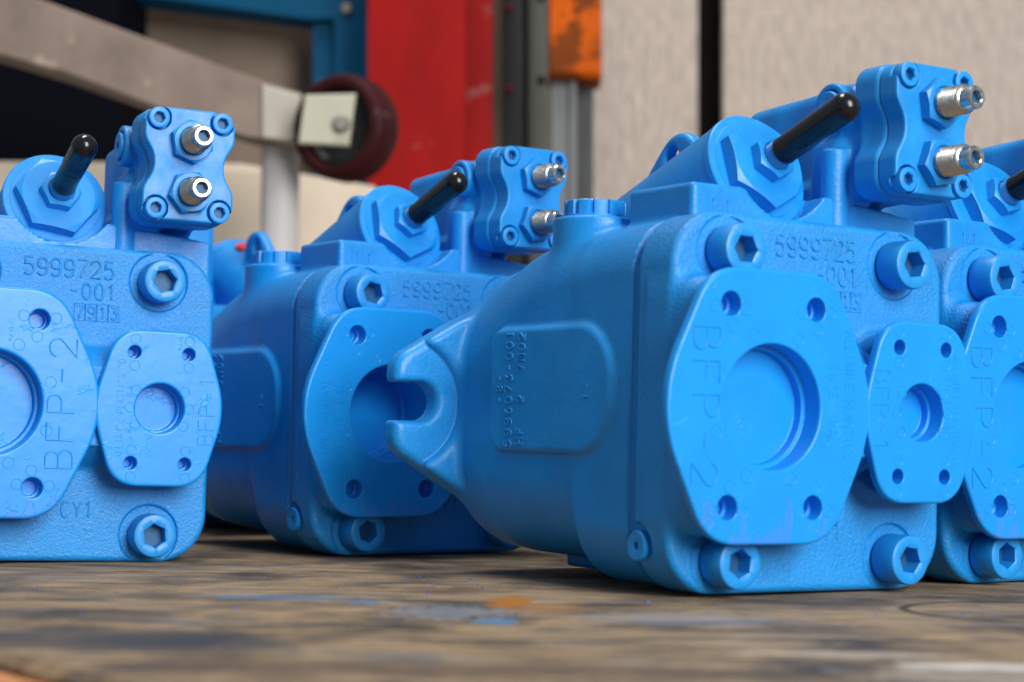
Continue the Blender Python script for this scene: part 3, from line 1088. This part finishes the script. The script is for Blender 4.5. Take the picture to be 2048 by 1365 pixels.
# flakes of blue paint and grit lying on the bench
mb = MB()
for k in range(64):
    if k < 44:
        x, y = random.uniform(-0.30, 0.02), random.gauss(0.81, 0.045)
    else:
        x, y = random.uniform(-0.15, 0.2), random.gauss(0.69, 0.035)
    s = 0.28 + 0.9 * random.random() ** 4 * 1.6
    a = random.uniform(0, 6.28)
    n = random.choice((4, 5, 6))
    rgs = [(x * 1000 + s * random.uniform(.5, 1.2) * math.cos(a + 6.283 * i / n), y * 1000 + s * random.uniform(.5, 1.2) * math.sin(a + 6.283 * i / n)) for i in range(n)]
    z1 = random.uniform(0.15, 0.5)
    mb.rings([[(p, q, 0.02) for p, q in rgs], [(p, q, z1 + random.uniform(0, .3)) for p, q in rgs]], False, True)
fl = mb.build("paint_flakes", simple("flaked_blue_paint", (0.03, 0.17, 0.50), 0.5, nscale=200, var=0.4), bench, 30)
fl["kind"] = "stuff"

# ------------------------------------------------------------------ what stands behind the bench
def sheet_mat(name, color, rough=0.6, streak=(14, 14, 1.2), var=0.18, nscale=6, bdist=0.0015, spots=None):
    m, nt, b = new_mat(name)
    v = coords(nt, streak)
    n1 = noise(nt, v, nscale, 6, 0.65)
    c = ramp(nt, n1, [(0.28, tuple(x * (1 - var) for x in color)), (0.52, color), (0.74, tuple(min(1, x * (1 + var)) for x in color))])
    if spots:
        s = ramp(nt, noise(nt, coords(nt), spots[1], 4, 0.6), [(0.0, 0.0), (spots[2], 0.0), (spots[2] + 0.05, 1.0)])
        c = mix(nt, math_n(nt, 'MULTIPLY', s, spots[3]), c, spots[0])
    nt.links.new(c, b.inputs["Base Color"])
    b.inputs["Roughness"].default_value = rough
    b.inputs["Specular IOR Level"].default_value = 0.12
    bump(nt, b, n1, 1.0, bdist)
    return m


def prism(name, pts, depth, thick, mat, parent=None, bev=0.002):
    """solid with the given outline (photo pixels at that depth), running `thick` metres back"""
    mb = MB()
    P0 = [at(u, v, depth) * 1000 for u, v in pts]
    c = sum(P0, Vector()) / len(P0)
    b = bev * 1000
    ins = [p + (c - p).normalized() * b * 1.4 for p in P0]
    off = lambda ps, dy: [(p.x, p.y + dy, p.z) for p in ps]
    t = thick * 1000
    mb.rings([off(ins, 0), off(P0, b), off(P0, t - b), off(ins, t)])
    return mb.build(name, mat, parent, 30)


def tag(o, label, cat, group=None):
    o["label"], o["category"] = label, cat
    if group:
        o["group"] = group
    return o


wallm = sheet_mat("weathered_pale_boards", (0.82, 0.675, 0.585), 0.9, (15, 15, 3.2), 0.24, 7, 0.016, ((0.10, 0.075, 0.055), 9, 0.70, 0.7))
W = 3.0
tag(prism("wall_board", [(1120, -700), (1398, -700), (1393, 1300), (1120, 1300)], W, 0.03, wallm), "narrow weathered pale wall board left of the black gap", "wall board", "wall boards")
tag(prism("wall_board", [(1449, -700), (2500, -700), (2500, 1300), (1444, 1300)], W, 0.03, wallm), "wide weathered pale wall board right of the black gap", "wall board", "wall boards")
darkm = simple("matt_black_steel_and_gap_shade", (0.006, 0.0055, 0.005), 0.8, spec=0.08, nscale=8)  # black steel, and the painted shade in the rail gap
tag(prism("wall_post", [(1380, -700), (1475, -700), (1470, 1300), (1375, 1300)], W + 0.06, 0.05, darkm), "black upright post in the gap between the pale wall boards", "post")

redm = sheet_mat("scuffed_red_paint", (0.31, 0.004, 0.003), 0.5, (3, 3, 1), 0.22, 5, 0.0006, ((0.30, 0.14, 0.12), 14, 0.615, 0.55))
rc = empty("red_column", at(850, 1300, 2.5))
tag(rc, "scuffed red steel column behind the caster wheel", "column")


def part_of(o, parent):
    bpy.context.view_layer.update()
    o.parent = parent
    o.matrix_parent_inverse = parent.matrix_world.inverted()
    return o


part_of(prism("front_face", [(735, -700), (932, -700), (932, 1300), (735, 1300)], 2.50, 0.10, redm, bev=0.006), rc)
part_of(prism("side_web", [(925, -700), (985, -700), (985, 1300), (925, 1300)], 2.56, 0.08, redm, bev=0.004), rc)

graym = sheet_mat("dull_grey_steel", (0.095, 0.098, 0.100), 0.55, (6, 6, 1), 0.2, 5, 0.0008)
olive = sheet_mat("grey_green_paint", (0.150, 0.150, 0.130), 0.55, (6, 6, 1), 0.2, 5, 0.0008)
brownm = sheet_mat("rusty_brown_steel", (0.13, 0.085, 0.065), 0.7, (6, 6, 1), 0.25, 6, 0.001)
tag(prism("rusty_angle", [(972, -700), (1002, -700), (1002, 1300), (972, 1300)], 2.60, 0.05, brownm), "narrow rusty brown steel upright right of the red column", "upright")
gr = empty("steel_rail", at(1022, 1300, 2.66))
tag(gr, "dull grey steel rail with red dots beside the red column", "rail")
part_of(prism("web", [(997, -700), (1047, -700), (1047, 1300), (997, 1300)], 2.66, 0.05, graym), gr)
reddot = simple("red_dot_paint", (0.35, 0.012, 0.02), 0.5)


def stud(name, u, v, depth, r, h, mat, parent):
    mb = MB()
    mb.lathe([(r, -1), (r, h * 0.6), (r * 0.7, h), (0.1, h)], 20)
    o = mb.build(name, mat, None, 30, at(u, v, depth) * 1000)
    return part_of(o, parent)


for v in (16, 178):
    stud("red_stud", 1018, v, 2.66, 5.5, 4, reddot, gr)
tag(prism("rail_gap_shade", [(1035, -700), (1068, -700), (1068, 1300), (1035, 1300)], 2.80, 0.02, darkm), "dark strip added as the shade in the gap between the grey rail and the grey green upright", "gap shade")  # dark sheet added as the shade inside an open gap
og = empty("grey_green_upright", at(1085, 1300, 2.7))
tag(og, "grey green upright with bolt holes left of the orange sleeve", "upright")
part_of(prism("web", [(1057, -700), (1112, -700), (1112, 1300), (1057, 1300)], 2.70, 0.05, olive), og)
for v in (-5, 161):
    stud("bolt", 1083, v, 2.70, 6, 4, darkm, og)

alum = sheet_mat("grey_aluminium", (0.21, 0.215, 0.22), 0.42, (8, 8, 0.6), 0.15, 5, 0.0005)
ap = empty("grey_post", at(1145, 1300, 2.45))
tag(ap, "grey aluminium post below the orange sleeve", "post")
part_of(prism("shaft", [(1104, 100), (1148, 100), (1148, 1300), (1104, 1300)], 2.45, 0.05, alum, bev=0.004), ap)
part_of(prism("rear_flange", [(1140, 100), (1187, 100), (1187, 1300), (1140, 1300)], 2.475, 0.04, graym, bev=0.003), ap)
part_of(prism("bright_rib", [(1140, 100), (1153, 100), (1153, 1300), (1140, 1300)], 2.442, 0.02, alum, bev=0.003), ap)
orm = sheet_mat("dirty_orange_paint", (0.60, 0.098, 0.001), 0.6, (3, 3, 2), 0.3, 8, 0.001, ((0.09, 0.026, 0.004), 15, 0.46, 0.8))
tag(prism("orange_sleeve", [(1099, -500), (1204, -500), (1204, 156), (1099, 152)], 2.42, 0.09, orm, bev=0.005), "dirty orange steel sleeve on top of the grey post", "sleeve")

bluem = sheet_mat("teal_blue_frame_paint", (0.001, 0.072, 0.165), 0.5, (3, 3, 3), 0.12, 4, 0.0004)
bf = empty("blue_frame", at(680, 1300, 2.62))
tag(bf, "teal blue steel frame with bolts left of the red column", "frame")
part_of(prism("top_rail", [(-400, -260), (738, -120), (738, 38), (622, 40), (250, -8), (-400, -90)], 2.62, 0.05, bluem, bev=0.004), bf)
part_of(prism("inner_lip", [(250, -5), (640, 44), (640, 56), (250, 8)], 2.65, 0.02, bluem), bf)
part_of(prism("upright", [(668, 30), (738, 30), (738, 1300), (668, 1300)], 2.62, 0.05, bluem, bev=0.004), bf)
part_of(prism("inner_upright", [(626, 40), (672, 40), (672, 1300), (626, 1300)], 2.64, 0.02, bluem), bf)
boltm = simple("dull_bolt_steel", (0.32, 0.29, 0.25), 0.4, 0.7)
for u, v in ((693, 18), (643, 172)):
    stud("bolt", u, v, 2.62 if u > 670 else 2.64, 8, 6, boltm, bf)
panelm = sheet_mat("brushed_grey_brown_panel", (0.27, 0.205, 0.155), 0.5, (1.2, 3, 1.2), 0.3, 3, 0.0005)
tag(prism("metal_partition", [(200, -300), (650, -300), (650, 420), (200, 420)], 2.74, 0.02, panelm), "grey brown sheet metal partition seen inside the blue frame", "partition")
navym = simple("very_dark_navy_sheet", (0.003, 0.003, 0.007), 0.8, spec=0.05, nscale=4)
tag(prism("dark_navy_block", [(-700, -300), (232, -300), (260, 1300), (-700, 1300)], 2.50, 0.2, navym), "very dark navy block at upper left", "cabinet")  # plain near-black block filling the dark area at upper left
creamm = sheet_mat("cream_machine_paint", (0.78, 0.66, 0.52), 0.5, (2, 2, 2), 0.08, 4, 0.0004, ((0.35, 0.30, 0.25), 10, 0.68, 0.4))
cb = empty("cream_base", at(300, 1300, 2.3))
tag(cb, "cream painted machine base beam behind the left pumps", "machine base")
part_of(prism("beam", [(-500, 318), (480, 326), (750, 372), (750, 560), (-500, 560)], 2.30, 0.12, creamm, bev=0.006), cb)
part_of(prism("upper_plate", [(380, 334), (535, 340), (535, 560), (380, 560)], 2.285, 0.012, creamm, bev=0.002), cb)

# sloping leg with its caster
legm = sheet_mat("scratched_grey_beige_steel", (0.27, 0.205, 0.17), 0.5, (2.5, 2.5, 2.5), 0.3, 5, 0.0008, ((0.50, 0.40, 0.32), 13, 0.585, 0.65))
lg = empty("sloping_leg", at(300, 600, 2.0))
tag(lg, "scratched grey beige sloping steel leg with a caster at its end", "steel leg")
part_of(prism("beam", [(-320, -130), (-150, -80), (70, -6), (330, 90), (500, 152), (603, 186), (600, 285), (505, 278), (330, 222), (120, 148), (-60, 94), (-320, 20)], 2.00, 0.06, legm, bev=0.004), lg)
bracketm = sheet_mat("pale_green_cream_paint", (0.56, 0.54, 0.42), 0.45, (2, 2, 2), 0.1, 5, 0.0005)
part_of(prism("end_plate", [(523, 168), (602, 190), (598, 286), (523, 276)], 1.995, 0.05, sheet_mat("faded_cream_paint", (0.52, 0.47, 0.40), 0.5, (2, 2, 2), 0.15, 4), bev=0.002), lg)
ct = empty("caster", at(690, 600, 1.98))
tag(ct, "caster wheel with worn dark red tyre and cream bracket at the end of the leg", "caster")
part_of(prism("bracket", [(609, 190), (712, 187), (698, 292), (596, 287)], 1.945, 0.006, bracketm, bev=0.002), ct)
part_of(prism("bracket", [(609, 190), (712, 187), (698, 292), (596, 287)], 2.035, 0.006, bracketm, bev=0.002), ct)
stud("axle_bolt", 683, 249, 1.945, 9, 7, boltm, ct)
tyrem = sheet_mat("worn_dark_red_polyurethane", (0.045, 0.008, 0.009), 0.5, (3, 3, 3), 0.35, 6, 0.001, ((0.26, 0.20, 0.18), 14, 0.60, 0.7))
hubm = simple("black_hub_plastic", (0.02, 0.02, 0.02), 0.45, nscale=20)
wc = at(692, 258, 1.985)
mb = MB()
mb.lathe([(41, 0), (41, -19), (44, -21), (50, -21), (54, -18), (56, -12), (56, 12), (54, 18), (50, 21), (44, 21), (41, 19), (41, 0)], 64, cap=False)
ty = mb.build("tyre", tyrem, None, 40, wc * 1000)
ty.rotation_euler = (0, 0, R(-28))
part_of(ty, ct)
mb = MB()
mb.lathe([(41, -12), (41, 10), (37, 12), (33, 7), (16, 7), (13, 20), (4, 21)], 48)
hb = mb.build("hub", hubm, None, 40, wc * 1000)
hb.rotation_euler = (0, 0, R(-28))
part_of(hb, ct)
tubem = sheet_mat("pale_aluminium_tube", (0.62, 0.59, 0.58), 0.35, (4, 4, 0.5), 0.08, 4, 0.0003)
p0, p1 = at(562, 284, 2.05), at(556, 620, 2.05)
mb = MB()
mb.tube([p0 * 1000, (p0 * 0.98 + p1 * 0.02) * 1000, p1 * 1000], 20.5, 40)
tb = mb.build("round_tube", tubem, None, 40)
tag(tb, "pale round metal tube standing below the sloping leg", "tube")

floor = slab("floor", Vector((-4, -3, 0)), Vector((1, 0, 0)), Vector((0, 1, 0)), 8, 9, -0.92, -0.90, simple("grey_workshop_floor", (0.16, 0.155, 0.15), 0.7, nscale=3), None)
floor["kind"] = "structure"
